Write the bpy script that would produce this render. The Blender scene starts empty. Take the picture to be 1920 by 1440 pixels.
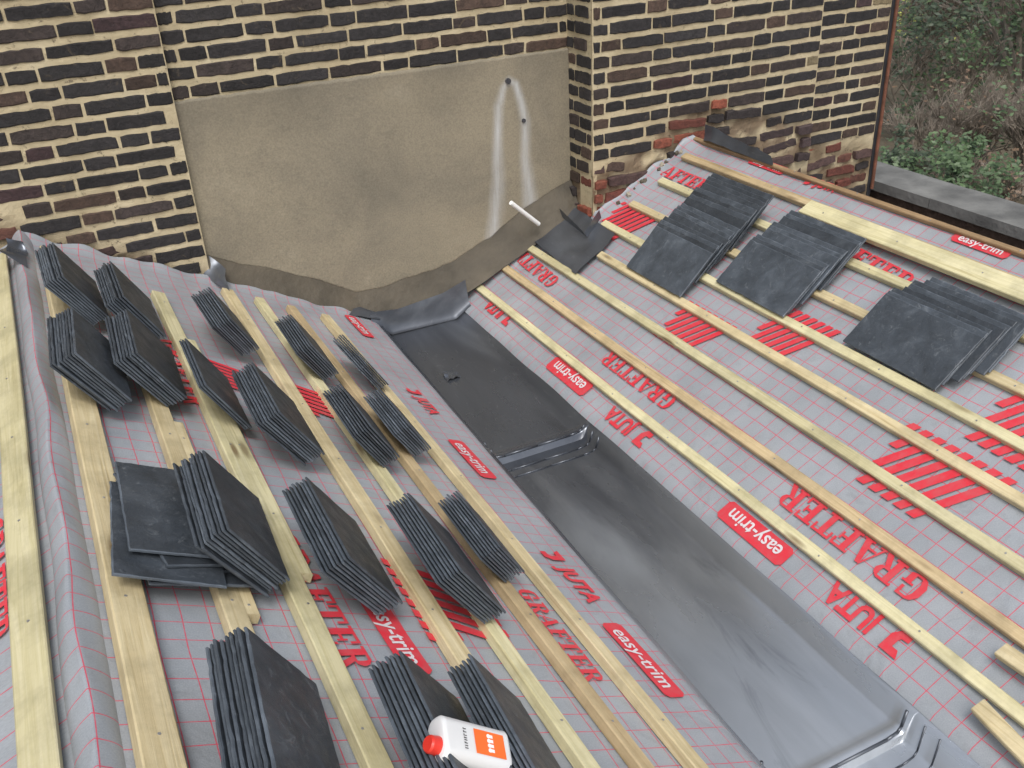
import bpy, math, random
from mathutils import Vector, Matrix, noise
random.seed(7)
sc=bpy.context.scene; COL=sc.collection
V=Vector
# ------------------------------------------------ camera model
CAM=V((0,0,9.5)); F=1805.
cy=V((-1020,935,-1805)).normalized()
cx=V((4304,1209,-1805)).normalized()
cz=cx.cross(cy).normalized(); cx=cy.cross(cz)
def ray(px,py):
    c=V((px-960,720-py,-F)); return V((cx.dot(c),cy.dot(c),cz.dot(c)))
def onP(px,py,P,n):
    d=ray(px,py); return CAM+d*((P-CAM).dot(n)/d.dot(n))
def onY(px,py,y): return onP(px,py,V((0,y,0)),V((0,1,0)))
def onZ(px,py,z): return onP(px,py,V((0,0,z)),V((0,0,1)))
D=3.5
a=onY(60,440,D); b=onY(700,590,D)
mL=(b.z-a.z)/(b.x-a.x); AL=math.atan(-mL); xL0,zL0=b.x,b.z
c_=onY(850,560,D); d_=onY(1065,390,D)
mR=(d_.z-c_.z)/(d_.x-c_.x); AR=math.atan(mR); xR0,zR0=c_.x,c_.z
exL=V((math.cos(AL),0,-math.sin(AL))); nL=V((math.sin(AL),0,math.cos(AL)))
exR=V((math.cos(AR),0,math.sin(AR))); nR=V((-math.sin(AR),0,math.cos(AR)))
EY=V((0,1,0))
def und(x,y): return 0.0018*noise.noise(V((x*7,y*5,0)))
def Lp(x,y,h=0): return V((x,y,zL0+mL*(x-xL0)))+nL*h
def Rp(x,y,h=0): return V((x,y,zR0+mR*(x-xR0)))+nR*h
def onL(px,py,h=0): return onP(px,py,Lp(0,0,h),nL)
def onR(px,py,h=0): return onP(px,py,Rp(0,0,h),nR)
XR=onL(150,1200).x            # left ridge
XT=2.47                       # right ridge
GL=(onL(705,600).x+onL(1430,1440).x)/2; GR=(onR(850,565).x+onR(1720,1330).x)/2
# ------------------------------------------------ helpers
def tag(o,label=None,cat=None,group=None,kind=None):
    if label:o['label']=label
    if cat:o['category']=cat
    if group:o['group']=group
    if kind:o['kind']=kind
    return o
def mesh(name,vs,fs,m,parent=None,smooth=False,uv=None,mi=None):
    me=bpy.data.meshes.new(name); me.from_pydata([tuple(v) for v in vs],[],fs)
    for mm in (m if isinstance(m,(list,tuple)) else [m]): me.materials.append(mm)
    if mi: me.polygons.foreach_set('material_index',mi)
    if smooth: me.polygons.foreach_set('use_smooth',[True]*len(me.polygons))
    if uv:
        l=me.uv_layers.new(name='UVMap')
        for p in me.polygons:
            for li in p.loop_indices: l.data[li].uv=uv[me.loops[li].vertex_index]
    me.update()
    o=bpy.data.objects.new(name,me); COL.objects.link(o)
    if parent:o.parent=parent
    return o
def empty(name,loc):
    o=bpy.data.objects.new(name,None); o.location=loc; COL.objects.link(o); return o
class MB:
    def __init__(s): s.v=[];s.f=[]
    def box8(s,P):
        b=len(s.v); s.v+=P
        for q in ((0,3,2,1),(4,5,6,7),(0,1,5,4),(1,2,6,5),(2,3,7,6),(3,0,4,7)): s.f.append(tuple(b+i for i in q))
    def box(s,x0,x1,y0,y1,z0,z1):
        s.box8([V((x0,y0,z0)),V((x1,y0,z0)),V((x1,y1,z0)),V((x0,y1,z0)),V((x0,y0,z1)),V((x1,y0,z1)),V((x1,y1,z1)),V((x0,y1,z1))])
    def tube(s,p0,p1,r0,r1,n=10,cap=True):
        d=(p1-p0).normalized(); u=d.orthogonal().normalized(); w=d.cross(u); b=len(s.v)
        for p,r in ((p0,r0),(p1,r1)):
            for i in range(n):
                a=2*math.pi*i/n; s.v.append(p+(u*math.cos(a)+w*math.sin(a))*r)
        for i in range(n): j=(i+1)%n; s.f.append((b+i,b+j,b+n+j,b+n+i))
        if cap: s.f.append(tuple(b+n+i for i in range(n))); s.f.append(tuple(b+n-1-i for i in range(n)))
# ------------------------------------------------ materials
def nm(name):
    m=bpy.data.materials.new(name); m.use_nodes=True; nt=m.node_tree; return m,nt,nt.nodes['Principled BSDF']
def ramp(nt,src,stops):
    r=nt.nodes.new('ShaderNodeValToRGB'); e=r.color_ramp.elements
    while len(e)<len(stops): e.new(0.5)
    for el,(p,c) in zip(e,stops):
        el.position=p; el.color=(c[0],c[1],c[2],1) if isinstance(c,(tuple,list)) else (c,c,c,1)
    nt.links.new(src,r.inputs[0]); return r.outputs[0]
def noi(nt,scale,detail=5,vec=None,rough=.55,dist=0):
    n=nt.nodes.new('ShaderNodeTexNoise'); n.inputs['Scale'].default_value=scale; n.inputs['Detail'].default_value=detail
    n.inputs['Roughness'].default_value=rough; n.inputs['Distortion'].default_value=dist
    if vec: nt.links.new(vec,n.inputs['Vector'])
    return n.outputs['Fac']
def mix(nt,f,A,B,mode='MIX'):
    n=nt.nodes.new('ShaderNodeMix'); n.data_type='RGBA'; n.blend_type=mode
    for s,val in ((0,f),(6,A),(7,B)):
        if isinstance(val,bpy.types.NodeSocket): nt.links.new(val,n.inputs[s])
        elif s==0: n.inputs[0].default_value=val
        else: n.inputs[s].default_value=(val[0],val[1],val[2],1)
    return n.outputs[2]
def mth(nt,op,A,B=0.0):
    n=nt.nodes.new('ShaderNodeMath'); n.operation=op
    for i,val in ((0,A),(1,B)):
        if isinstance(val,bpy.types.NodeSocket): nt.links.new(val,n.inputs[i])
        else: n.inputs[i].default_value=val
    return n.outputs[0]
def coords(nt,scale=(1,1,1),kind='Object'):
    t=nt.nodes.new('ShaderNodeTexCoord'); mp=nt.nodes.new('ShaderNodeMapping'); mp.inputs['Scale'].default_value=scale
    nt.links.new(t.outputs[kind],mp.inputs[0]); return mp.outputs[0]
def bump(nt,bs,h,s=.3,d=.01):
    b=nt.nodes.new('ShaderNodeBump'); b.inputs['Strength'].default_value=s; b.inputs['Distance'].default_value=d
    nt.links.new(h,b.inputs['Height']); nt.links.new(b.outputs[0],bs.inputs['Normal'])
def simple(name,c1,c2,scale=8,rough=.8,metal=0,bs_=.3,bd=.005,vec=(1,1,1)):
    m,nt,b=nm(name); co=coords(nt,vec); n=noi(nt,scale,6,co)
    nt.links.new(ramp(nt,n,[(.3,c1),(.7,c2)]),b.inputs['Base Color']); b.inputs['Roughness'].default_value=rough; b.inputs['Metallic'].default_value=metal
    bump(nt,b,noi(nt,scale*6,5,co),bs_,bd); return m
def m_membrane():
    m,nt,b=nm('underlay_fabric'); t=nt.nodes.new('ShaderNodeTexCoord'); sp=nt.nodes.new('ShaderNodeSeparateXYZ')
    nz=nt.nodes.new('ShaderNodeTexNoise'); nz.inputs['Scale'].default_value=3; nt.links.new(t.outputs['UV'],nz.inputs['Vector'])
    vm=nt.nodes.new('ShaderNodeVectorMath'); vm.operation='MULTIPLY_ADD'; vm.inputs[1].default_value=(.016,.016,0)
    nt.links.new(nz.outputs['Color'],vm.inputs[0]); nt.links.new(t.outputs['UV'],vm.inputs[2]); nt.links.new(vm.outputs[0],sp.inputs[0])
    ls=[]
    for ax in (0,1):
        f=mth(nt,'FRACT',mth(nt,'DIVIDE',sp.outputs[ax],.048)); d=mth(nt,'ABSOLUTE',mth(nt,'SUBTRACT',f,.5))
        ls.append(mth(nt,'LESS_THAN',d,.022))
    ln=mth(nt,'MAXIMUM',*ls); br=ramp(nt,noi(nt,60,3,t.outputs['UV']),[(.3,.6),(.6,.95)])
    lf=mth(nt,'MULTIPLY',ln,br)
    base=ramp(nt,noi(nt,4,6,t.outputs['UV']),[(.3,(.295,.32,.35)),(.7,(.38,.405,.44))])
    dirt=ramp(nt,noi(nt,13,7,t.outputs['UV'],.7,1.),[(.54,0.),(.75,.45)]); base=mix(nt,dirt,base,(.22,.225,.23))
    fine=ramp(nt,noi(nt,350,2,t.outputs['UV']),[(.3,.84),(.7,1.0)])
    base=mix(nt,1.0,base,fine,'MULTIPLY')
    nt.links.new(mix(nt,lf,base,(.62,.05,.10)),b.inputs['Base Color']); b.inputs['Roughness'].default_value=.48
    h=mth(nt,'ADD',noi(nt,6,4,t.outputs['UV'],dist=1.),mth(nt,'MULTIPLY',noi(nt,300,2,t.outputs['UV']),.08)); bump(nt,b,h,.5,.012); return m
def m_print(name,c):
    m,nt,b=nm(name); co=coords(nt); nt.links.new(ramp(nt,noi(nt,45,6,co),[(.3,tuple(x*.8+.05 for x in c)),(.65,c)]),b.inputs['Base Color']); b.inputs['Roughness'].default_value=.55
    bump(nt,b,noi(nt,9,5,co),.4,.012); return m
def m_slate(name,k):
    m,nt,b=nm(name); co=coords(nt); oi=nt.nodes.new('ShaderNodeObjectInfo')
    vm=nt.nodes.new('ShaderNodeVectorMath'); vm.operation='ADD'; nt.links.new(co,vm.inputs[0])
    cb=nt.nodes.new('ShaderNodeCombineXYZ'); nt.links.new(mth(nt,'MULTIPLY',oi.outputs['Random'],37.),cb.inputs[0]); nt.links.new(cb.outputs[0],vm.inputs[1]); v=vm.outputs[0]
    c=ramp(nt,noi(nt,12,8,v,.65,.6),[(.25,(.022*k,.027*k,.033*k)),(.55,(.045*k,.054*k,.066*k)),(.8,(.085*k,.100*k,.118*k))])
    dust=ramp(nt,noi(nt,24,8,v,.78,2.),[(.56,0.),(.72,.6)])
    c=mix(nt,dust,c,(.20,.22,.24))
    c=mix(nt,1.,c,ramp(nt,oi.outputs['Random'],[(0,.7),(1,1.3)]),'MULTIPLY')
    nt.links.new(c,b.inputs['Base Color']); nt.links.new(ramp(nt,noi(nt,20,5,v),[(.3,.34),(.7,.6)]),b.inputs['Roughness'])
    h=mth(nt,'ADD',noi(nt,45,8,v,.7,1.),noi(nt,7,3,v)); bump(nt,b,h,.6,.004); return m
def m_wood(name,c1,c2,c3,sy=1.0):
    m,nt,b=nm(name); oi=nt.nodes.new('ShaderNodeObjectInfo'); co=coords(nt,(46,1.5*sy,46))
    vm=nt.nodes.new('ShaderNodeVectorMath'); vm.operation='ADD'; nt.links.new(co,vm.inputs[0])
    cb=nt.nodes.new('ShaderNodeCombineXYZ')
    for i in range(3): nt.links.new(mth(nt,'MULTIPLY',oi.outputs['Random'],91.),cb.inputs[i])
    nt.links.new(cb.outputs[0],vm.inputs[1])
    g=noi(nt,1.8,8,vm.outputs[0],.65,1.0); c=ramp(nt,g,[(.25,c3),(.42,c1),(.7,c2)])
    vo=nt.nodes.new('ShaderNodeTexVoronoi'); vo.inputs['Scale'].default_value=1.; 
    vm2=nt.nodes.new('ShaderNodeVectorMath'); vm2.operation='ADD'; nt.links.new(coords(nt,(16,3.2,16)),vm2.inputs[0]); nt.links.new(cb.outputs[0],vm2.inputs[1]); nt.links.new(vm2.outputs[0],vo.inputs['Vector'])
    k=ramp(nt,vo.outputs['Distance'],[(.08,1.),(.17,0.)]); c=mix(nt,mth(nt,'MULTIPLY',k,.8),c,(.15,.085,.035))
    st=ramp(nt,noi(nt,4.5,6,coords(nt),.7),[(.44,0.),(.72,.75)]); c=mix(nt,st,c,tuple(x*.48 for x in c1))
    c=mix(nt,1.,c,ramp(nt,oi.outputs['Random'],[(0,(.84,.82,.78)),(1,(1.08,1.07,1.03))]),'MULTIPLY')
    nt.links.new(c,b.inputs['Base Color']); b.inputs['Roughness'].default_value=.65; bump(nt,b,g,.5,.003); return m
def m_lead(name,dark=1.,rough=.30,pale=.8):
    m,nt,b=nm(name); co=coords(nt,(1,.4,1)); 
    c=ramp(nt,noi(nt,2.2,6,co,.55,.7),[(.3,(.080*dark,.088*dark,.105*dark)),(.5,(.125*dark,.137*dark,.16*dark)),(.72,(.23*dark,.25*dark,.28*dark))])
    if pale:   # sky reflection painted into the base colour, paler towards the outlet end
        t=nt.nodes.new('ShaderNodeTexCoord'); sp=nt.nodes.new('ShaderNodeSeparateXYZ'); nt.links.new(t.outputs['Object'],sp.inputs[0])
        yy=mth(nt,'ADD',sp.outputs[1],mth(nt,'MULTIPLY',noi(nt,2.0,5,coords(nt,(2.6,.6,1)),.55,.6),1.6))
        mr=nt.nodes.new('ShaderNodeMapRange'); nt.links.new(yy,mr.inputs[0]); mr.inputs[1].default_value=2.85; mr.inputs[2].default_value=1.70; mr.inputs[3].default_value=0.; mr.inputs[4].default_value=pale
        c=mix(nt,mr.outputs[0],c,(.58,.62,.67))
    sc_=ramp(nt,noi(nt,22,8,coords(nt,(1,.35,1)),.7,2.5),[(.60,0.),(.76,.3)]); c=mix(nt,sc_,c,(.45*dark,.47*dark,.50*dark))
    dk=ramp(nt,noi(nt,5,7,coords(nt,(1.6,.4,1)),.65,1.0),[(.55,0.),(.72,.5)]); c=mix(nt,dk,c,(.075,.083,.098))
    nt.links.new(c,b.inputs['Base Color']); b.inputs['Metallic'].default_value=.65
    nt.links.new(ramp(nt,noi(nt,4,5,co),[(.32,rough-.14),(.65,rough+.12)]),b.inputs['Roughness'])
    h=mth(nt,'ADD',noi(nt,3.5,3,co,.5,1.),mth(nt,'MULTIPLY',noi(nt,60,5,co),.06)); bump(nt,b,h,.2,.010); return m
def m_brick():
    m,nt,b=nm('old_brick'); at=nt.nodes.new('ShaderNodeAttribute'); at.attribute_name='col'; co=coords(nt)
    c=mix(nt,1.,at.outputs['Color'],ramp(nt,noi(nt,34,8,co,.75,1.),[(.25,.35),(.7,1.8)]),'MULTIPLY')
    sm=ramp(nt,noi(nt,18,8,co,.78,1.2),[(.59,0.),(.69,.7)]); c=mix(nt,sm,c,(.14,.108,.07))
    nt.links.new(c,b.inputs['Base Color']); b.inputs['Roughness'].default_value=.75; bump(nt,b,noi(nt,55,8,co,.75,.5),1.,.007); return m
def m_mortar():
    m,nt,b=nm('cream_mortar'); at=nt.nodes.new('ShaderNodeAttribute'); at.attribute_name='col'; co=coords(nt); c=ramp(nt,noi(nt,5,8,co,.65),[(.25,(.37,.30,.185)),(.55,(.53,.45,.295)),(.8,(.63,.55,.39))])
    d=ramp(nt,noi(nt,42,6,co,.75),[(.32,.85),(.42,0.)]); c=mix(nt,d,c,(.11,.085,.06)); c=mix(nt,1.,c,at.outputs['Color'],'MULTIPLY')
    nt.links.new(c,b.inputs['Base Color']); b.inputs['Roughness'].default_value=.9; bump(nt,b,noi(nt,50,8,co,.7),.7,.006); return m
def m_plaster():
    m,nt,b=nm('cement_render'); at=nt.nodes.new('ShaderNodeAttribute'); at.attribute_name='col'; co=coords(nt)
    c=ramp(nt,noi(nt,2.2,9,co,.62,.5),[(.25,(.175,.158,.122)),(.42,(.235,.207,.155)),(.58,(.285,.248,.18)),(.76,(.345,.305,.23))])
    sc_=ramp(nt,noi(nt,9,9,co,.82,.8),[(.53,0.),(.70,.6)]); c=mix(nt,sc_,c,(.18,.16,.122))
    c=mix(nt,1.,c,ramp(nt,noi(nt,170,3,co),[(.3,.82),(.7,1.1)]),'MULTIPLY')
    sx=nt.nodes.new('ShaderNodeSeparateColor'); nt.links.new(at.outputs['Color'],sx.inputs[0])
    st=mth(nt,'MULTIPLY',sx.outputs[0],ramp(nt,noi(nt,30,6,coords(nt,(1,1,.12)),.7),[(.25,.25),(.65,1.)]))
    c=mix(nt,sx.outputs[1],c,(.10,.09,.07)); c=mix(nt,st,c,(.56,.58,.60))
    nt.links.new(c,b.inputs['Base Color']); b.inputs['Roughness'].default_value=.88; bump(nt,b,mth(nt,'ADD',noi(nt,5,5,co),mth(nt,'MULTIPLY',noi(nt,120,4,co),.25)),.5,.008); return m
M_MEM=m_membrane(); M_RED=m_print('red_print',(.66,.03,.05)); M_PALE=m_print('pale_print',(.70,.66,.68)); M_SL=m_slate('slate_stone',.85); M_SLE=m_slate('slate_edge',1.7); M_SLR=m_slate('pale_slate_stone',1.25)
M_W=m_wood('treated_pine',(.60,.50,.30),(.74,.65,.44),(.38,.29,.15)); M_W2=m_wood('green_pine',(.62,.57,.345),(.76,.71,.49),(.42,.36,.19)); M_W3=m_wood('aged_pine',(.53,.41,.24),(.68,.55,.35),(.31,.21,.10))
M_WB=m_wood('brown_timber',(.30,.20,.11),(.42,.29,.17),(.15,.09,.05))
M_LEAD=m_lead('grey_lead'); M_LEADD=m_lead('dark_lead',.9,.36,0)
M_BR=m_brick(); M_MO=m_mortar(); M_PL=m_plaster()
M_CEM=simple('damp_cement',(.055,.047,.034),(.115,.096,.068),5,.7,0,.7,.008)
M_LIP=simple('pale_lime',(.26,.23,.175),(.40,.36,.29),12,.9,0,.5)
M_STONE=simple('coping_stone',(.09,.09,.087),(.22,.22,.21),6,.8,0,.5,.01)
M_WHITE=simple('white_plastic',(.88,.88,.87),(.92,.92,.91),9,.35,0,.05); M_CAN=simple('white_tin',(.70,.70,.71),(.82,.82,.82),5,.28,.1,.05)
M_ORG=simple('orange_ink',(.88,.14,.02),(.92,.18,.03),9,.4,0,.05); M_CAP=simple('red_plastic',(.65,.03,.02),(.75,.05,.03),9,.35,0,.05)
M_BLK=simple('dark_ink',(.03,.03,.035),(.06,.06,.07),9,.6,0,.1); M_RUST=simple('rusty_iron',(.08,.035,.02),(.22,.085,.05),20,.8,0,.5)
M_DECK=simple('dark_deck',(.03,.03,.03),(.06,.055,.05),5,.9); M_NAIL=simple('nail_steel',(.25,.24,.23),(.5,.5,.5),40,.45,.6,.1)
# ------------------------------------------------ brick walls
COURSE=.0600
def brick_wall(name,O,U,W,z0,z1,nrm,th,seed,roofz=None,hole=None,zone=.10,red=.5,redw=9):
    rnd=random.Random(seed); vs=[];fs=[];mi=[];cols=[]
    def add(P,fcs,m,c):
        b=len(vs); vs.extend(P); cols.extend(c if isinstance(c,list) else [c]*len(P))
        for q in fcs: fs.append(tuple(b+i for i in q)); mi.append(m)
    def P(u,z,o): return V((O.x,O.y,0))+U*u+nrm*o+V((0,0,z))
    def rag(u,z):
        if not roofz: return 0
        d=z-roofz(O.x+U.x*u)+.06*noise.noise(V((u*5,z*5,seed))); return max(0,min(1,(zone*1.4-d)/.08))
    st=.018; nu=max(2,int(W/st)); nz=int((z1-z0)/st); g=[];gc=[]
    for j in range(nz+1):
        for i in range(nu+1):
            u=W*i/nu; z=z0+(z1-z0)*j/nz; o=.0025*noise.noise(V((u*26+seed,z*26,1.)))+ .0025*noise.noise(V((u*3+seed,z*3,5.)))
            r=rag(u,z)
            if r: o-=r*(.004+.016*abs(noise.noise(V((u*14,z*14,3)))))
            if i in (0,nu): o=0
            g.append(P(u,z,o+.0015)); n_=max(0,noise.noise(V((u*12,z*12,seed+4.))))
            r2=r*(1-.9*min(1,n_*2.5)); gc.append((1-.62*r2,1-.67*r2,1-.68*r2,1))
    add(g,[(j*(nu+1)+i,j*(nu+1)+i+1,(j+1)*(nu+1)+i+1,(j+1)*(nu+1)+i) for j in range(nz) for i in range(nu)],1,gc)
    bx=[P(0,z0,-th),P(W,z0,-th),P(W,z1,-th),P(0,z1,-th),P(0,z0,0),P(W,z0,0),P(W,z1,0),P(0,z1,0)]
    add(bx,[(0,3,2,1),(0,1,5,4),(1,2,6,5),(2,3,7,6),(3,0,4,7)],1,(1,1,1,1))
    k0=math.floor(z0/COURSE); 
    for k in range(k0,int(z1/COURSE)+1):
        zc=k*COURSE+COURSE/2
        u=-rnd.random()*.03-(.13 if k%2 else 0.0); hdr=(k%2==0)
        while u<W:
            L=.092 if hdr else .192; L+=rnd.uniform(-.008,.010); hdr=not hdr
            if rnd.random()<.25: hdr=False
            a0=max(u,.004); a1=min(u+L,W-.004); u+=L+.007+rnd.uniform(-.002,.003)
            if a1-a0<.03: continue
            uc=(a0+a1)/2; zz=zc+.0025*math.sin(uc*2.3+k*.7+seed)+rnd.uniform(-.001,.001)
            if zz+.03>z1 or zz-.03<z0: continue
            if hole and hole(uc,zz): continue
            hh=.0210+rnd.uniform(-.0025,.001)
            n=8 if L>.13 else 4
            jt=.0020
            pts=[]
            for i in range(n+1): pts.append((a0+(a1-a0)*i/n+(rnd.uniform(-.004,.004) if 0<i<n else rnd.uniform(-.001,.003)*(1 if i==0 else -1)),zz-hh+rnd.uniform(-jt,jt)+(.004 if i in(0,n) else 0)*rnd.random()))
            for i in range(n,-1,-1): pts.append((a0+(a1-a0)*i/n+(rnd.uniform(-.004,.004) if 0<i<n else rnd.uniform(-.001,.003)*(1 if i==0 else -1)),zz+hh+rnd.uniform(-jt,jt)-(.004 if i in(0,n) else 0)*rnd.random()))
            o=rnd.uniform(.003,.0050); m_=len(pts)
            r=rnd.random()
            if r<.70: c=(.021,.019,.020)
            elif r<.86: c=(.036,.027,.025)
            elif r<.95: c=(.058,.037,.028)
            elif r<.99: c=(.042,.024,.026)
            else: c=(.15,.12,.07)
            rg=rag(uc,zz)
            if rg>rnd.random()*.8:
                c=rnd.choice([(.13,.040,.028),(.10,.042,.03),(.17,.052,.032),(.22,.062,.036)]) if rnd.random()<(red if uc<redw else red*.25) else rnd.choice([(.06,.035,.032),(.045,.03,.030),(.07,.045,.036),(.03,.024,.024)])
                o+=rnd.uniform(-.012,.016)
                if rnd.random()<.15: continue
                an=rnd.uniform(-.09,.09); pts=[(uc+(p[0]-uc)*math.cos(an)*rnd.uniform(.86,1.0)-(p[1]-zz)*math.sin(an),zz+(p[0]-uc)*math.sin(an)+(p[1]-zz)*rnd.uniform(.75,1.05)) for p in pts]
            f=rnd.uniform(.7,1.3); c=(c[0]*f,c[1]*f,c[2]*f,1)
            Pp=[P(p[0],p[1],o) for p in pts]+[P(p[0],p[1],-.02) for p in pts]
            cxm=sum(p[0] for p in pts)/m_
            tl=rnd.uniform(-.0015,.0015)
            ring=[P(cxm+(p[0]-cxm)*(1-.005/max(.03,abs(p[0]-cxm))),zz+(p[1]-zz)*.82,o+.0018+tl*(1 if p[1]>zz else -1)) for p in pts]
            F_=[(i,(i+1)%m_,m_*2+(i+1)%m_,m_*2+i) for i in range(m_)]+[tuple(m_*2+i for i in range(m_))]
            F_+=[(m_+i,m_+(i+1)%m_,(i+1)%m_,i) for i in range(m_)]
            add(Pp+ring,F_,0,c)
    o=mesh(name,vs,fs,[M_BR,M_MO],None,False,None,mi)
    ca=o.data.color_attributes.new('col','FLOAT_COLOR','POINT'); ca.data.foreach_set('color',[x for c in cols for x in c])
    return o
NY=V((0,-1,0)); UX=V((1,0,0))
zb,zt=7.2,10.8
zroofL=lambda x: Lp(x,0).z; zroofR=lambda x: Rp(min(x,XT),0).z-max(0,x-XT)*.25
xe=onY(385,470,3.46).x; xi=onY(1066,200,D).x; yB=3.31; xb0=xi; xb1=onY(1530,150,yB).x; xw1=onY(1652,150,3.48).x
tag(brick_wall('brick_wall',V((-2.2,3.46,0)),UX,xe+2.2,zb,zt,NY,.3,3,zroofL,None,.035,.12),'wide brick wall of blackened bricks left of the grey rendered panel','wall')
ptop=onY(330,190,D).z; 
tag(brick_wall('brick_wall',V((xe,3.5,0)),UX,xi-xe,zb,zt,NY,.3,11,None,hole=lambda u,z: z<ptop-.02),'brick wall section above the grey rendered panel','wall')
ch=empty('chimney_breast',(xb0,yB,zb)); tag(ch,'projecting chimney breast of blackened brick with pale thick mortar','chimney breast')
f1=brick_wall('front_face',V((xb0,yB,0)),UX,xb1-xb0,zb,zt,NY,.1,21,zroofR,None,.13,.6,.75); f1.parent=ch
f2=brick_wall('side_face',V((xb0,3.5,0)),V((0,-1,0)),3.5-yB-.001,zb,zt,V((-1,0,0)),.02,23,lambda x:zroofR(xb0),None,.15,.4); f2.parent=ch
f2.matrix_parent_inverse=Matrix.Translation((-xb0,-yB,-zb)); f1.matrix_parent_inverse=Matrix.Translation((-xb0,-yB,-zb))
tag(brick_wall('brick_wall',V((xb1,3.48,0)),UX,xw1-xb1,zb,zt,NY,.3,31,zroofR,None,.05,.2),'narrow brick wall strip between chimney breast and rusty iron pipe','wall')
b=MB(); b.tube(V((xw1+.010,3.455,7.95)),V((xw1+.010,3.455,zt)),.0085,.0085,12); o=mesh('iron_pipe',b.v,b.f,M_RUST); tag(o,'thin rusty vertical iron pipe on the right end of the brick wall','iron pipe')
b=MB(); b.box(xw1+.002,xw1+.024,3.475,3.8,7.0,zt); o=mesh('edge_board',b.v,b.f,M_BLK); tag(o,'dark edge board behind the thin rusty pipe','board')
# ------------------------------------------------ rendered panel
pb=[(385,478),(450,497),(500,503),(560,518),(610,530),(668,550),(710,543),(760,525),(810,508),(850,492),(885,468),(920,447),(955,415),(985,392),(1030,362),(1069,338)]
PB=[onY(p[0],p[1],3.49) for p in pb]; pt0=onY(330,190,3.49); pt1=onY(1066,90,3.49)
def interp(x,L):
    if x<=L[0].x: return L[0].z
    for p,q in zip(L,L[1:]):
        if x<=q.x: return p.z+(q.z-p.z)*(x-p.x)/(q.x-p.x)
    return L[-1].z
S1=[onY(*p,3.49) for p in [(922,455),(930,400),(934,330),(932,260),(934,200),(942,165),(953,150)]]
S2=[onY(*p,3.49) for p in [(953,150),(966,158),(977,190),(984,226),(985,290),(990,350),(994,392)]]
def dseg(x,z,L):
    best=9
    for p,q in zip(L,L[1:]):
        dx,dz=q.x-p.x,q.z-p.z; t=max(0,min(1,((x-p.x)*dx+(z-p.z)*dz)/(dx*dx+dz*dz))); best=min(best,math.hypot(x-p.x-dx*t,z-p.z-dz*t))
    return best
nx,nz=190,130; vs=[];cols=[]
x0p,x1p=xe+.001,xi-.001
def pbot(x): return interp(x,PB)+.006*noise.noise(V((x*14,0,0)))+.002*noise.noise(V((x*60,0,0)))
for j in range(nz+1):
    for i in range(nx+1):
        x=x0p+(x1p-x0p)*i/nx; zb_=pbot(x); zt_=pt0.z+(pt1.z-pt0.z)*(x-pt0.x)/(pt1.x-pt0.x)+.005*noise.noise(V((x*25,9,0)))
        z=zb_+(zt_-zb_)*j/nz; y=3.486+.004*noise.noise(V((x*3,z*3,0)))
        if j in (0,nz): y+=.008
        vs.append(V((x,y,z)))
        wob=.006*noise.noise(V((x*20,z*6,4)))
        d=min(dseg(x+wob,z,S1),dseg(x+wob,z,S2)); w=.022+.038*max(0,min(1,(pt1.z-.1-z)/.8)); s=max(0,1-(d/w)**.85)*.85
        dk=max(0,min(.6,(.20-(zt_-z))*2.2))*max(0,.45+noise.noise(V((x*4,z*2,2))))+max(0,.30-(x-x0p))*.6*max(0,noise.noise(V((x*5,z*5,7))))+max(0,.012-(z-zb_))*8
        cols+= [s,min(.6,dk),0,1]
fs=[(j*(nx+1)+i,j*(nx+1)+i+1,(j+1)*(nx+1)+i+1,(j+1)*(nx+1)+i) for j in range(nz) for i in range(nx)]
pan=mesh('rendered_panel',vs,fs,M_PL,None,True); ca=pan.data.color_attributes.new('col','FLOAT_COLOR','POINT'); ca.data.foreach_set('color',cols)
tag(pan,'smooth tan grey cement render panel with white streaks set in the brick wall','rendered panel')
for (p,r) in (((953,152),.011),((982,226),.008)):
    q=onY(p[0],p[1],3.482); b=MB(); b.tube(q+V((0,.01,0)),q+V((0,-.004,0)),r,r,14); mesh('drill_hole',b.v,b.f,M_BLK,pan)
fbm=[(388,520),(450,556),(560,577),(680,590),(745,582),(830,552),(880,522),(940,480),(985,448),(1069,385)]
FB=[onY(p[0],p[1],3.41) for p in fbm]
vs=[];fs=[];n=260;mR_=16
for i in range(n+1):
    x=x0p+(xi-.001-x0p)*i/n; zt_=pbot(x)+.006; z0_=interp(x,FB)-.05
    for j in range(mR_+1):
        t=j/mR_; y=3.4865-.088*t**1.1+(.005*noise.noise(V((x*9,t*2,0)))+.002*noise.noise(V((x*38,t*9,0))))*min(1,t*3); vs.append(V((x,y,zt_+(z0_-zt_)*t)))
for i in range(n):
    for j in range(mR_): a=i*(mR_+1)+j; fs.append((a,a+1,a+mR_+2,a+mR_+1))
fil=mesh('cement_fillet',vs,fs,M_CEM,None,True); tag(fil,'damp brown cement fillet along the foot of the rendered panel','cement fillet')
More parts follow.
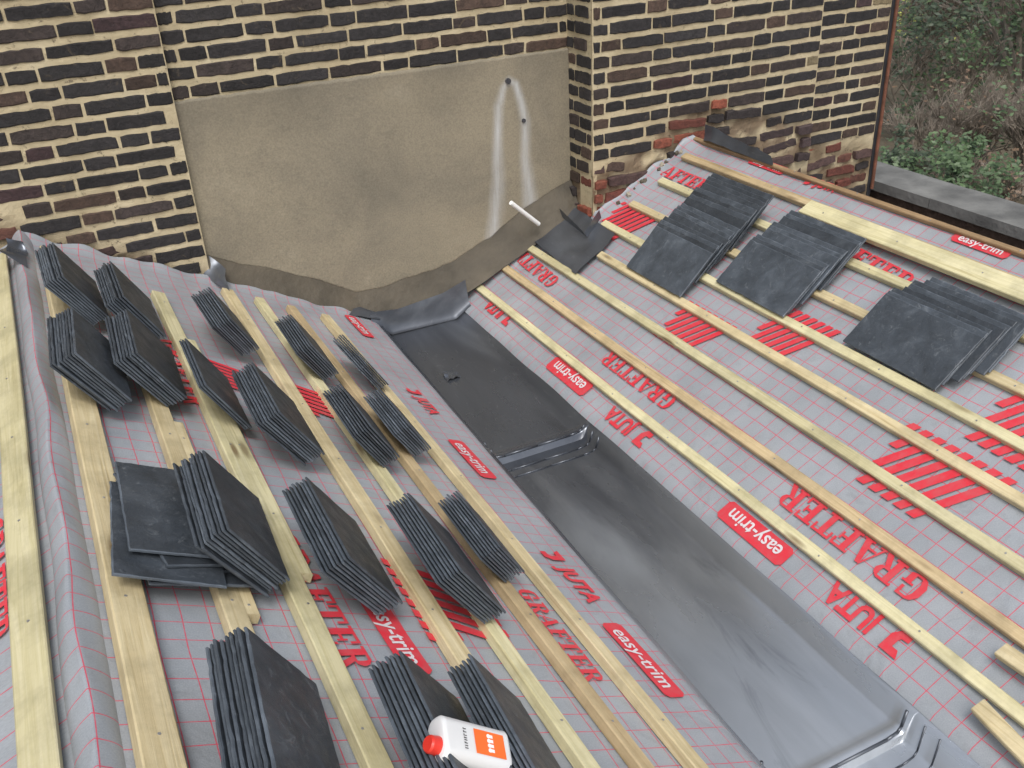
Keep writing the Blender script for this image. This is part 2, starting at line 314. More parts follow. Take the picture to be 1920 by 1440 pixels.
# ------------------------------------------------ roof deck and membranes
YN=-.6; YF=3.455
def zback(x): return Lp(XR,0).z+.42*(x-XR)
def zrb(x): return Rp(XT,0).z-.45*(x-XT)
gz=min(Lp(GL,0).z,Rp(GR,0).z)-.026
prof=[(-2.0,zback(-2.0)-.03),(XR,Lp(XR,0).z-.035),(GL-.02,Lp(GL-.02,0).z-.03),(GL+.03,gz-.15),(GR-.03,gz-.15),(GR+.02,Rp(GR+.02,0).z-.03),(XT,Rp(XT,0).z-.035),(3.6,zrb(3.6)-.03),(3.6,7.0),(-2.0,7.0)]
vs=[V((p[0],YN+.03,p[1])) for p in prof]+[V((p[0],3.30,p[1])) for p in prof]; k=len(prof)
fs=[tuple(range(k)),tuple(range(2*k-1,k-1,-1))]+[((i+1)%k,i,k+i,k+(i+1)%k) for i in range(k)]
tag(mesh('roof_deck',vs,fs,M_DECK),kind='structure')
b=MB(); b.box(-2.0,3.6,YN+.04,3.9,0,6.99); b.box(-2.2,xw1,3.47+.35,4.5,0,10.7); o=mesh('house_body',b.v,b.f,simple('london_stock',(.16,.12,.08),(.26,.2,.13),4,.9)); tag(o,'brick house body under the roof','house')
def sheet(name,P,nu,nv,m,uvf=None,parent=None,smooth=True):
    vs=[];uv=[]
    for j in range(nv+1):
        for i in range(nu+1):
            u,v=i/nu,j/nv; vs.append(P(u,v)); uv.append(uvf(u,v) if uvf else (u,v))
    fs=[(j*(nu+1)+i,j*(nu+1)+i+1,(j+1)*(nu+1)+i+1,(j+1)*(nu+1)+i) for j in range(nv) for i in range(nu)]
    return mesh(name,vs,fs,m,parent,smooth,uv)
def gedgeL(y): return onL(1430,1440).x+(onL(705,600).x-onL(1430,1440).x)*(y-.9)/2.5+.003*noise.noise(V((y*4,0,0)))
def gedgeR(y): return onR(1720,1330).x+(onR(850,565).x-onR(1720,1330).x)*(y-.9)/2.5+.003*noise.noise(V((y*4,9,0)))
def wallfold(y): return .012*max(0,(y-3.37)/.085)**1.5
def PLm(u,v):
    y=YN+(YF-YN)*v; xg=gedgeL(y); x=XR+(xg-XR)*u; f=wallfold(y)*(1+1.5*noise.noise(V((x*13,0,0)))); return Lp(x,y-(.03*abs(noise.noise(V((x*9,2,0)))) if v>.995 else 0),und(x,y)-(.006 if u>.99 else 0)+f)
memL=sheet('roofing_membrane',PLm,80,220,M_MEM,lambda u,v:((XR+(GL-XR)*u)/math.cos(AL),YN+(YF-YN)*v)); tag(memL,'grey underlay membrane with red grid and lettering on the slope left of the gutter','membrane')
def PRm(u,v):
    y=YN+(YF-YN)*v; xg=gedgeR(y); x=xg+(XT-xg)*u; 
    f=wallfold(y) if x<xi else wallfold(y+.17)
    return Rp(x,min(y,3.305) if x>xi+.02 else y,und(x,y)-(.006 if u<.01 else 0)+(min(f,.02))*(1+1.5*noise.noise(V((x*13,0,0)))))
memR=sheet('roofing_membrane',PRm,80,220,M_MEM,lambda u,v:((GR+(XT-GR)*u)/math.cos(AR),YN+(YF-YN)*v)); tag(memR,'grey underlay membrane with red grid and lettering on the slope right of the gutter','membrane')
def PBm(u,v):
    y=YN+(YF-YN)*v; x=-2.0+(XR+2.0)*u; return V((x,y,zback(x)+und(x,y)-.003))
memB=sheet('roofing_membrane',PBm,60,120,M_MEM,lambda u,v:(-1+(XR+1)*u,YN+(YF-YN)*v)); tag(memB,'grey underlay membrane falling away at the far left beyond the ridge fold','membrane')
def PCm(u,v):
    y=YN+(YF-YN)*v; x=XT+(3.6-XT)*u; return V((x,y,zrb(x)+und(x,y)-.003))
memC=sheet('roofing_membrane',PCm,30,80,M_MEM,lambda u,v:(XT+(3.6-XT)*u,YN+(YF-YN)*v)); tag(memC,'membrane on the far side of the right ridge','membrane')
def PRoll(u,v):
    y=YN+(YF-YN)*v; s=(u-.5)*2; hgt=.020+.006*noise.noise(V((y*2.5,5,0))); wd=.030+.008*noise.noise(V((y*2.,1,0)))
    xx=XR+.008*noise.noise(V((y*2.2,3,0)))+s*wd; prof_=max(0,1-abs(s)**1.8); 
    zz=(Lp(xx,0).z if xx>XR else zback(xx))+.0015
    return V((xx+.008*prof_*noise.noise(V((y*4,7,0))),y,zz+hgt*prof_+.003*noise.noise(V((y*7,s*2,2)))*prof_-.002*(abs(s)>.99)))
o=sheet('membrane_fold',PRoll,20,240,M_MEM,lambda u,v:(.02+.08*u,YN+(YF-YN)*v),memL); tag(o,'loose raised fold of membrane along the left ridge')
# ------------------------------------------------ lead gutter
drips=[2.34,.96]
def gfloor(y): 
    base=gz-.006*(3.4-y)
    if y<drips[0]: base-=.022
    if y<drips[1]: base-=.022
    return base
ys=[]; y=YN
while y<3.40: ys.append(y); y+=.03
ys+= [3.405,3.42]
for dd in drips:
    ys+= [dd-.13,dd-.122,dd-.115,dd-.108,dd-.10,dd-.03,dd-.012,dd-.004,dd-.0005,dd+.0005,dd+.006,dd+.012,dd+.018,dd+.026,dd+.035,dd+.05]
ys=sorted(set(ys)); rows=[]
for y in ys:
    zf=gfloor(y); xl,xr=gedgeL(y),gedgeR(y)
    for dd in drips:
        if 0<=y-dd<.036: zf+=.006*math.sin(max(0,min(1,(y-dd)/.036))*math.pi)
    r=[Lp(xl-.08,y,-.008),Lp(xl-.005,y,-.008),V((xl+.010,y,Lp(xl,y).z-.010)),V((xl+.026,y,zf+.007)),V((xl+.038,y,zf+.001))]
    for t in range(1,12):
        x=xl+.038+(xr-xl-.076)*t/12; r.append(V((x,y,zf+.003*noise.noise(V((x*4,y*2.5,2))))))
    r+=[V((xr-.038,y,zf+.001)),V((xr-.026,y,zf+.007)),V((xr-.010,y,Rp(xr,y).z-.010)),Rp(xr+.005,y,-.008),Rp(xr+.08,y,-.008)]
    rows.append(r)
k=len(rows[0]); vs=[p for r in rows for p in r]; fs=[(j*k+i,j*k+i+1,(j+1)*k+i+1,(j+1)*k+i) for j in range(len(rows)-1) for i in range(k-1)]
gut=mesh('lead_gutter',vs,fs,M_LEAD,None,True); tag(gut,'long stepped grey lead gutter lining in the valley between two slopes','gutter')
# folded edges of the overlapping bays at each step: thin dark beads that follow floor and cheeks
for dd in drips:
    for off,rr_,lift in ((.004,.0038,.004),(-.045,.0024,.0),(-.085,.0024,.0)):
        y_=dd+off; zf=gfloor(y_)+lift+.0008; xl,xr=gedgeL(dd),gedgeR(dd)
        pts=[V((xl+.012,y_+.012,Lp(xl,0).z-.011)),V((xl+.026,y_+.008,zf+.006)),V((xl+.040,y_+.004,zf)),V((xl+.075,y_,zf)),V(((xl+xr)/2,y_,zf)),V((xr-.075,y_,zf)),V((xr-.040,y_+.004,zf)),V((xr-.026,y_+.008,zf+.006)),V((xr-.012,y_+.012,Rp(xr,0).z-.011))]
        b=MB()
        for p,q in zip(pts,pts[1:]): b.tube(p,q,rr_,rr_,10)
        mesh('folded_edge',b.v,b.f,M_LEADD,gut,True)
def crumple(name,C,amp,m,nu=18,nv=14,fr=9,seed=0,parent=None):
    A,B,C2,D2=C; nrm=(B-A).cross(D2-A).normalized()
    def P(u,v): 
        p=A.lerp(B,u).lerp(D2.lerp(C2,u),v); return p+nrm*amp*noise.noise(p*fr+V((seed,0,0)))
    return sheet(name,P,nu,nv,m,None,parent,True)
def headP(u,v):
    x=gedgeL(3.4)-.03+(gedgeR(3.4)-gedgeL(3.4)+.06)*u; 
    zt_=interp(x,FB)+.004; z0_=gfloor(3.38)
    edge=min(u,1-u)*(gedgeR(3.4)-gedgeL(3.4)+.06)
    if edge<.07: z0_=z0_+(1-edge/.07)*.045
    y=3.365+.04*v**.5; p=V((x,y,z0_+.004+(zt_-z0_)*v**1.2)); return p+V((0,-.006,0.003))*noise.noise(V((x*7,v*2,0)))*(.2+v)
o=sheet('lead_upstand',headP,50,14,M_LEADD,None,gut)
q=onP(845,702,V((0,0,gfloor(2.9)+.008)),V((0,0,1)))
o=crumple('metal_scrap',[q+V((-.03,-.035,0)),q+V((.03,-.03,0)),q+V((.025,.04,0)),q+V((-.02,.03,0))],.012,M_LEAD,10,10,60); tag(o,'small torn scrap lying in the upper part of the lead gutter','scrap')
A=onR(985,440,.026); B=onR(1080,515,.026); C=onR(1155,440,.026); E=onR(1062,378,.026)
sad=crumple('lead_saddle',[A,B,C,E],.014,M_LEADD,seed=3,fr=12); tag(sad,'creased lead saddle sheet at the inner wall corner beside the white pipe','lead saddle')
k1=onR(1040,395,.03); k2=onR(1100,445,.03)
crumple('raised_fold',[k2,onR(1128,408,.03),onR(1128,408,.03)+V((-.01,0,.035)),k2+V((-.01,0,.025))],.004,M_LEADD,8,6,parent=sad)
crumple('raised_fold',[k1,k2,k2+V((-.01,.01,.025)),k1+V((0,.01,.035))],.004,M_LEADD,8,6,parent=sad)
for i,(C4,am,lab) in enumerate([
 ([onL(380,515,.01),onL(432,552,.02),onL(425,505,.06),onL(392,478,.08)],.03,'small curled dark lead piece at the foot of the wall left of the rendered panel'),
 ([onL(845,560,.02),onL(885,548,.02),onL(875,535,.04),onL(840,548,.04)],.02,'small folded lead tab at the right head of the gutter'),
 ([onR(1318,262,.03),onR(1450,310,.028),onR(1445,292,.04),onR(1322,232,.045)],.02,'dark lead strip over the top of the right ridge against the chimney breast'),
 ([onL(5,478,.01),onL(50,500,.02),onL(45,455,.05),onL(5,440,.05)],.04,'crumpled dark flashing where the left ridge fold meets the wall'),
 ([onL(655,588,.01),onL(712,602,.01),onL(712,582,.03),onL(668,572,.03)],.02,'short dark lead strip left of the gutter head against the fillet')]):
    tag(crumple('lead_flashing',C4,am,M_LEADD,seed=5+i*3,fr=15),lab,'lead flashing')
p0=onY(1010,420,3.40); p1=onY(958,380,3.36); b=MB(); b.tube(p0,p1,.0090,.0090,20,True)
tag(mesh('overflow_pipe',b.v,b.f,M_WHITE,None,False),'thin white plastic pipe stub sticking out below the rendered panel','pipe')
rr=random.Random(5)
for i in range(14):
    x=xb0+.02+rr.random()*(XT-xb0-.05); c=Rp(x,3.29-rr.random()*.03,.010); r=rr.uniform(.006,.014); n_=7
    vs=[]
    for a_ in range(n_):
        for k_ in range(4):
            th_=math.pi*(k_+.5)/4; ph=2*math.pi*a_/n_; vs.append(c+V((math.sin(th_)*math.cos(ph),math.sin(th_)*math.sin(ph),math.cos(th_)))*r*rr.uniform(.7,1.2))
    fs=[(a_*4+k_,((a_+1)%n_)*4+k_,((a_+1)%n_)*4+k_+1,a_*4+k_+1) for a_ in range(n_) for k_ in range(3)]+[tuple(a_*4 for a_ in range(n_)),tuple(a_*4+3 for a_ in range(n_))]
    tag(mesh('mortar_lump',vs,fs,rr.choice([M_CEM,M_LIP,M_CEM])),'lump of broken mortar at the foot of the chimney breast','rubble','mortar rubble along the chimney breast')
# ------------------------------------------------ battens
def batten(side,x,w,t,y0,y1,label,h=.003,yaw=0,m=None,seed=0,name='roof_batten',group=None,nails=True):
    Pf={'L':Lp,'R':Rp}.get(side); vs=[];fs=[];n=24; ca=math.cos(AL if side=='L' else AR); rn=random.Random(seed)
    if side=='B': f0=lambda x_,y_,hh:V((x_,y_,zback(x_)+hh)); ca=1
    else: f0=lambda x_,y_,hh:Pf(x_,y_,hh)
    def cxx(y): return x+.004*noise.noise(V((y*1.1,seed*7.7,0)))+math.tan(yaw)*(y-(y0+y1)/2)
    for i in range(n+1):
        y=y0+(y1-y0)*i/n; xc=cxx(y); wv=w*(1+.04*noise.noise(V((y*6,seed,3)))); hv=t+.001*noise.noise(V((y*3,seed,8)))
        e=.0025; cut=rn.uniform(-.006,.006) if i in(0,n) else 0
        for dx,hh in ((-wv/2,h),(wv/2,h),(wv/2,h+hv-e),(wv/2-e,h+hv),(-wv/2+e,h+hv),(-wv/2,h+hv-e)): vs.append(f0(xc+dx*ca,y+cut*dx/w,hh))
    for i in range(n):
        for k in range(6): a=i*6+k; b_=i*6+(k+1)%6; fs.append((a,a+6,b_+6,b_))
    fs.append(tuple(range(6))); fs.append(tuple(n*6+5-k for k in range(6)))
    mi=[0]*len(fs)
    if nails:
        yy=.75
        while yy<y1-.03:
            if yy>y0+.02:
                c=f0(cxx(yy)+rn.uniform(-.004,.004),yy+rn.uniform(-.01,.01),h+t); nn=nL if side=='L' else (nR if side=='R' else V((0,0,1)))
                mb=MB(); mb.tube(c-nn*.002,c+nn*.0012,.0026,.0026,8); b_=len(vs); vs+=mb.v; fs+=[tuple(b_+i for i in q) for q in mb.f]; mi+=[1]*len(mb.f)
            yy+=.32
    o=mesh(name,vs,fs,[m or M_W,M_NAIL],None,False,None,mi)
    c=sum(vs,V())/len(vs); o.data.transform(Matrix.Translation(-c)); o.location=c
    return tag(o,label,'batten',group)
ordn=['first','second','third','fourth','fifth','sixth','seventh','eighth','ninth','tenth','eleventh','twelfth','thirteenth','fourteenth','fifteenth','sixteenth']
def xavg(fn,p,q,h=.02): return (fn(*p,h).x+fn(*q,h).x)/2
LB=[((612,592),(1285,1430)),((555,577),(1170,1430)),((495,562),(1050,1400)),((432,545),(840,1230)),((290,548),(700,1430))]
xLB=[]
for i,(p,q) in enumerate(LB):
    x=xavg(onL,p,q); xLB.append(x)
    batten('L',x,.034 if i<3 else .042,.022,YN,onL(*p,.02).y,'%s pale pine batten left of the lead gutter'%ordn[i],seed=i,m=[M_W,M_W3,M_W2,M_W,M_W2][i],group='battens on the left slope')
x6=xavg(onL,(270,720),(440,1150)); x7=xavg(onL,(115,690),(325,1430))
batten('L',x6,.042,.022,YN,3.2,'sixth pale pine batten left of the lead gutter',seed=6,group='battens on the left slope')
batten('L',x7,.058,.024,YN,3.3,'wide knotty batten just right of the ridge fold',seed=7,group='battens on the left slope')
p=onL(562,1078,.02); batten('L',p.x-.005,.038,.02,p.y,p.y+1.2,'loose short batten ending beside a wider batten in the middle of the left slope',seed=9,name='loose_batten',m=M_W2,h=.0045)
p=onL(465,1155,.02); batten('L',p.x-.005,.033,.02,p.y,p.y+.75,'loose batten offcut sticking out above the lowest leaning slates',seed=10,name='loose_batten',h=.0045)
for j,(dx,w) in enumerate(((-.072,.056),(-.20,.03),(-.40,.04),(-.62,.04),(-.84,.04))):
    batten('B',XR+dx,w,.024,YN,3.3-.05*j,'%s timber left of the ridge fold'%ordn[j],seed=20+j,m=[M_W2,M_W,M_W3][j%3],group='battens beyond the left ridge')
RB=[((890,525),(1920,1335)),((940,487),(1920,1195)),((985,455),(1920,1050)),((1125,475),(1920,925)),((1140,410),(1920,840)),((1190,375),(1920,728)),((1240,335),(1920,620)),((1285,288),(1920,525))]
for i,(p,q) in enumerate(RB):
    x=xavg(onR,p,q)
    batten('R',x,.031,.02,YN,onR(*p,.02).y,'%s pine batten right of the lead gutter'%ordn[i],seed=40+i,m=[M_W2,M_W3,M_W2,M_W,M_W2,M_W][i%6],group='battens on the right slope')
p=onR(1520,385,.03); x=xavg(onR,(1520,385),(1920,545),.03)
batten('R',x,.065,.02,YN,p.y,'broad pale plank along the top of the right slope',h=.026,seed=60,name='ridge_plank',m=M_W2)
batten('R',XT-.012,.018,.016,YN,3.28,'thin timber edge along the right ridge',seed=61,name='ridge_timber',m=M_WB)
p=onR(1815,1345,.03)
batten('R',p.x+.02,.035,.022,p.y-.35,p.y,'short loose batten offcut crossing at the lower right corner',h=.024,seed=62,yaw=.12,name='loose_batten')
p=onR(1895,1205,.03); batten('R',p.x,.035,.02,p.y-.4,p.y,'short offcut at the right edge above the lower right corner',h=.024,seed=63,yaw=-.05,name='loose_batten')
# ------------------------------------------------ slates
TH=.0046
def slate_mesh(seed,SL,SW,mt=None):
    r=random.Random(seed); pts=[]
    def edge(p,q,n,a):
        for i in range(n):
            t=i/n; j=r.uniform(-a,a) if i else 0
            if i and r.random()<.05: j+=.002
            d=(q-p).normalized(); pts.append(p.lerp(q,t)+V((-d.y,d.x))*j)
    c=[V((0,-SL)),V((SW,-SL)),V((SW,0)),V((0,0))]
    c=[p+V((r.uniform(-.0015,.0015),r.uniform(-.0015,.0015))) for p in c]
    edge(c[0],c[1],12,.0005);edge(c[1],c[2],20,.0005);edge(c[2],c[3],12,.0005);edge(c[3],c[0],20,.0005)
    m_=len(pts); vs=[]
    vs+=[V((p.x,p.y,0)) for p in pts]
    vs+=[V((p.x,p.y,TH*.7+r.uniform(-.0003,.0003))) for p in pts]
    def ins(p,d):
        x,y=p
        if x<.008: x+=d
        elif x>SW-.008: x-=d
        if y>-.008: y-=d
        elif y<-SL+.008: y+=d
        return x,y
    for p in pts: q=ins(p,.0012+r.uniform(0,.002)); vs.append(V((q[0],q[1],TH)))
    fs=[tuple(reversed(range(m_)))]; mi=[0]
    for k in (0,1):
        fs+=[(k*m_+i,k*m_+(i+1)%m_,(k+1)*m_+(i+1)%m_,(k+1)*m_+i) for i in range(m_)]; mi+=[1]*m_
    fs.append(tuple(2*m_+i for i in range(m_))); mi.append(0)
    me=bpy.data.meshes.new('roofing_slate'); me.from_pydata([tuple(v) for v in vs],[],fs); me.materials.append(mt or M_SL); me.materials.append(M_SLE); me.polygons.foreach_set('material_index',mi); me.update(); return me
LW,LL=.165,.295; RW,RL=.187,.345
SML=[slate_mesh(i,LL,LW) for i in range(7)]; SMR=[slate_mesh(i+20,RL,RW,M_SLR) for i in range(7)]; SMF=[slate_mesh(i+60,RL-.03,RW) for i in range(5)]
SIZ={'n':(SML,LW),'m':([slate_mesh(i+30,.265,.130) for i in range(5)],.130),'s':([slate_mesh(i+40,.24,.105) for i in range(5)],.105)}
def put_slate(M,label,group,S):
    o=bpy.data.objects.new('roofing_slate',random.choice(S)); COL.objects.link(o); o.matrix_world=M; return tag(o,label,'slate',group)
def frame(T,a,b,n): return Matrix(((a.x,b.x,n.x,T.x),(a.y,b.y,n.y,T.y),(a.z,b.z,n.z,T.z),(0,0,0,1)))
def stackL(px,py,n,desc,th=25,yaw=0,sz='n',slip=.003):
    S,LW_=SIZ[sz]
    t=math.radians(th); h=LW_*math.sin(t)+n*TH*math.cos(t)+.026
    T=onL(px,py,h)
    R=Matrix.Rotation(math.radians(yaw),3,nL); acc=0; sl_=0
    for k in range(n):
        tk=t-math.radians(.3*k)
        a=R@(exL*math.cos(tk)-nL*math.sin(tk)); nn=R@(exL*math.sin(tk)+nL*math.cos(tk)); bb=nn.cross(a)
        j=Matrix.Rotation(math.radians(random.uniform(-.5,.5)),3,nn)
        foot=T+(R@(exL*math.cos(t)-nL*math.sin(t)))*LW_-nn*acc-(R@exL)*sl_
        acc+=TH+random.uniform(.0002,.0007); sl_+=slip*random.uniform(.4,1.0)
        O=foot-a*LW_+bb*(random.uniform(-.003,.003)+(random.uniform(-.010,.010) if random.random()<.15 else 0))-a*random.uniform(-.001,.001)-a*(.004 if random.random()<.12 else 0)
        lab=('top slate of ' if k==0 else ('bottom slate of ' if k==n-1 else '%s slate from top of '%ordn[k]))+desc
        put_slate(frame(O,j@a,j@bb,nn),lab,'slates stacked on the left slope',S)
stacksL=[(95,455,8,'the far leftmost stack against the brick wall',2,'n'),(205,492,8,'the second stack from left against the wall',0,'n'),(130,577,9,'the leftmost stack of the second row',-2,'n'),(235,582,8,'the second stack in the second row',-3,'n'),
(345,635,3,'the thin stack of three left of centre',-1,'n'),(390,540,9,'the leaning stack below the curled lead piece',2,'m'),(470,680,9,'the tall middle stack of the upper left slope',-1,'n'),(542,590,8,'the stack just below the rendered panel foot',0,'m'),
(640,628,6,'the small stack nearest wall and gutter',2,'s'),(635,720,8,'the left of two stacks by the upper gutter',-1,'m'),(708,728,8,'the right of two stacks by the upper gutter',0,'s'),(378,845,9,'the stack beside the flat slate pile',-2,'n'),
(572,897,8,'the stack right of the loose batten end',-1,'n'),(762,925,8,'the left of two stacks by the middle gutter',-1,'n'),(853,922,8,'the right of two stacks by the middle gutter',0,'s'),(455,1175,9,'the large nearest stack at bottom left',-6,'n'),
(745,1220,8,'the nearest stack under the white can',-4,'n'),(880,1232,7,'the nearest stack right of the can',-3,'n')]
for (px,py,n,ds,yw,sz) in stacksL: stackL(px,py,n,ds,33+random.uniform(-1.5,1.5),yw+random.uniform(-1,1),sz)
for k,(px,py,yw,h) in enumerate([(213,868,-2,.070),(212,890,9,.062),(205,905,-6,.055),(215,905,12,.048),(215,918,3,.040),(222,925,14,.033)]):
    T=onL(px,py,h); R=Matrix.Rotation(math.radians(yw),3,nL); put_slate(frame(T,R@exL,R@EY,nL),('top slate' if k==0 else '%s slate from top'%ordn[k])+' of the untidy flat pile beside the wide batten','slates in the flat pile',SMF)
def pileR(px,py,shifts,desc,th=16,yaw=0):
    t=math.radians(th); O0=onR(px,py,.03)
    for k,(su,sy,dyaw) in enumerate(shifts):
        R=Matrix.Rotation(math.radians(yaw+dyaw+random.uniform(-.7,.7)),3,nR); tt=t+math.radians(random.uniform(-.5,.5)*(k>0))
        a=R@(exR*math.cos(tt)+nR*math.sin(tt)); bb=R@EY; nn=a.cross(bb)
        O=O0+exR*su+EY*sy
        put_slate(frame(O,a,bb,nn),('front slate of ' if k==0 else '%s slate from front of '%ordn[k])+desc,'slates stacked on the right slope',SMR)
sh=[];u=0
for k in range(16):
    sh.append((u,random.uniform(-.004,.004)+.0025*k,(-1 if k//4==1 else 1 if k//4==2 else 0))); u+=.0175 if (k%4<3) else .034
pileR(1175,500,sh,'the long fanned run highest on the right',18)
sh=[];u=0
for k in range(9): sh.append((u,random.uniform(-.003,.003)-.010*(k//3),0)); u+=.016 if k%3<2 else .038
pileR(1342,528,sh,'the middle fanned pile on the right slope',14)
sh=[(0,0,0),(.016,-.002,0),(.032,-.004,0),(.050,-.030,0),(.066,-.033,0),(.082,-.036,0),(.100,-.065,0),(.116,-.068,0)]
pileR(1582,640,sh,'the nearest fanned pile on the right slope',12)
# ------------------------------------------------ printed marks
def text_geo(s,size,bold=0,sx=1.):
    cu=bpy.data.curves.new('t','FONT'); cu.body=s; cu.size=size; cu.offset=bold*size; cu.align_x='CENTER'; cu.align_y='CENTER'; cu.resolution_u=3
    ob=bpy.data.objects.new('t',cu); COL.objects.link(ob); dg=bpy.context.evaluated_depsgraph_get(); me=bpy.data.meshes.new_from_object(ob.evaluated_get(dg))
    v=[(p.co.x*sx,p.co.y) for p in me.vertices]; f=[tuple(p.vertices) for p in me.polygons]
    bpy.data.objects.remove(ob); bpy.data.curves.remove(cu); bpy.data.meshes.remove(me); return v,f
def rc(a,b,c,d): return [(a,b),(c,b),(c,d),(a,d)]
GLY={'E':(.86,[rc(.12,.1,.38,.9),rc(0,.9,.8,1),rc(0,0,.8,.1),rc(.38,.45,.58,.55),rc(.58,.34,.66,.66),rc(.7,.7,.8,.9),rc(.7,.1,.8,.3)]),
'F':(.84,[rc(.12,.1,.38,.9),rc(0,.9,.8,1),rc(0,0,.52,.1),rc(.38,.45,.58,.55),rc(.58,.34,.66,.66),rc(.7,.68,.8,.9)]),
'T':(.9,[rc(.3,.1,.56,.9),rc(0,.9,.86,1),rc(.16,0,.7,.1),rc(0,.66,.1,.9),rc(.76,.66,.86,.9)]),
'R':(.94,[rc(.12,.1,.38,.9),rc(0,0,.48,.1),rc(0,.9,.6,1),[(.6,.9),(.6,1),(.78,.88),(.84,.75),(.84,.68),(.76,.54),(.6,.47),(.6,.57),(.62,.65),(.62,.82)],rc(.38,.47,.6,.57),[(.42,.47),(.64,.47),(.92,0),(.66,0)]]),
'A':(.96,[[(-.0,.08),(.1,.08),(.42,1),(.36,1)],[(.36,1),(.56,1),(.88,.08),(.6,.08)],rc(.2,.28,.6,.37),rc(-.06,0,.24,.08),rc(.48,0,.98,.08)]),
'G':(.94,[[(0,.3),(.26,.3),(.26,.7),(0,.7)],[(0,.7),(.26,.7),(.34,.9),(.34,1),(.16,.94)],[(0,.3),(.16,.06),(.34,0),(.34,.1),(.26,.3)],rc(.34,.9,.62,1),rc(.34,0,.56,.1),rc(.62,.62,.74,1),[(.56,0),(.8,.08),(.8,.42),(.56,.42)],rc(.44,.42,.9,.5)])}
def slab(s,size):
    v=[];f=[];x=0
    for ch_ in s:
        w_,ps=GLY[ch_]
        for p in ps:
            b_=len(v); v+=[((x+q[0])*size,(q[1]-.5)*size) for q in p]; f.append(tuple(range(b_,b_+len(p))))
        x+=w_+.05
    return [(q[0]-x*size/2,q[1]) for q in v],f
def decal(side,c,vf,m,name,parent,h=.006,rev=False,rot=0):
    v,f=vf; out=[]; cr_,sr_=math.cos(math.radians(rot)),math.sin(math.radians(rot))
    for (tx,ty) in v:
        s=-1 if rev else 1; tx,ty=tx*cr_-ty*sr_,tx*sr_+ty*cr_
        if side=='L': x=c.x+s*ty*math.cos(AL); y=c.y-s*tx; out.append(Lp(x,y,und(x,y)+h))
        else: x=c.x-s*ty*math.cos(AR); y=c.y+s*tx; out.append(Rp(x,y,und(x,y)+h))
    return mesh(name,out,f,m,parent)
def rrect(w,h,r=.01,n=5):
    v=[]
    for cx_,cy_,a0 in ((w/2-r,h/2-r,0),(-w/2+r,h/2-r,90),(-w/2+r,-h/2+r,180),(w/2-r,-h/2+r,270)):
        for i in range(n+1): a=math.radians(a0+90*i/n); v.append((cx_+r*math.cos(a),cy_+r*math.sin(a)))
    return v,[tuple(range(len(v)))]
def strip_rect(w,h,r=.009,n=12):
    v=[];f=[]
    for i in range(n+1):
        x=-w/2+w*i/n; t=min(x+w/2,w/2-x); hh=h/2-(r-math.sqrt(max(0,r*r-(r-t)**2)) if t<r else 0); v+=[(x,-hh),(x,hh)]
    for i in range(n): f.append((2*i,2*i+2,2*i+3,2*i+1))
    return v,f
FN={'L':onL,'R':onR}; MEM={'L':memL,'R':memR}
def atx(side,px,py,x=None):
    c=FN[side](px,py)
    if x is not None: c.x=x
    return c
def badge(side,c,L=.245,rev=False,rot=0,k=1.):
    bg=decal(side,c,strip_rect(L,.058*k,.010,24),M_RED,'printed_badge',MEM[side],.0055,rev,rot); decal(side,c,text_geo('easy-trim',.055*k,.014,.90*L/.235/k),M_PALE,'badge_lettering',bg,.0072,rev,rot)
def juta(side,c,rev=False,k=1.,rot=0,sx=.86):
    v,f=text_geo('JUTA',.070*k,.040,sx); decal(side,c,(v,f),M_RED,'printed_lettering',MEM[side],.006,rev,rot)
    lg=[(-.042,.030),(.004,.030),(.004,-.010),(-.010,-.030),(-.036,-.030),(-.036,-.013),(-.020,-.012),(-.017,-.006),(-.017,.012),(-.032,.012)]
    decal(side,c,([((x-.104*sx/.86)*k,y*k) for x,y in lg],[tuple(reversed(range(len(lg))))]),M_RED,'printed_logo',MEM[side],.006,rev,rot)
def grafter(side,c,rev=False,k=1.,rot=0): decal(side,c,slab('GRAFTER',.066*k),M_RED,'printed_lettering',MEM[side],.0065,rev,rot)
def hatch(side,px,py,rev=False,k=1.,n=8):
    # block of even straight stripes, slanted as a parallelogram with a pointed end
    v=[];f=[]
    for i in range(n):
        x0=-.11+i*.028; y0=-.075; y1=.075
        if i>=n-3: y1-=.045*(i-(n-4))
        b_=len(v)
        for (x,y) in ((x0,y0),(x0+.019,y0),(x0+.019,y1),(x0,y1)): v.append(((x+y*.5)*k,y*k))
        f.append((b_,b_+1,b_+2,b_+3))
    decal(side,FN[side](px,py),(v,f),M_RED,'printed_hatching',MEM[side],.0068,rev)
# centre of the free strip between the first batten and the gutter edge
def xs(y): return (xLB[0]+.016+gedgeL(y))/2+.003
for (px,py,kk,L_) in ((684,616,.85,.22),(868,860,1.,.235),(1200,1238,1.,.25)):
    c=onL(px,py); c.x=xs(c.y); badge('L',c,rot=2,k=kk,L=L_)
for (px,py,kk) in ((800,764,.85),(1082,1100,.98)):
    c=onL(px,py); c.x=xs(c.y); juta('L',c,k=kk,rot=2,sx=.92)
c=onL(1050,1192); c.x=(xLB[0]+xLB[1])/2; grafter('L',c,k=.72)
grafter('L',onL(590,1120),k=1.0,rot=4); grafter('L',onL(340,700))
badge('L',onL(735,1190),rot=4)
hatch('L',595,765,k=1.1); hatch('L',850,1155,k=1.3); hatch('L',290,1060,k=.8); hatch('L',450,720,k=.9)
for p in ((1068,706),(1415,1000)): badge('R',onR(*p),k=1.08,L=.26)
for p,kk in (((1165,790),1.05),((1600,1140),1.12),((930,580),1.)): juta('R',onR(*p),k=kk)
grafter('R',onR(1195,712),k=.9); grafter('R',onR(1590,1012),k=1.08); grafter('R',onR(1000,500),k=.9,rot=-3)
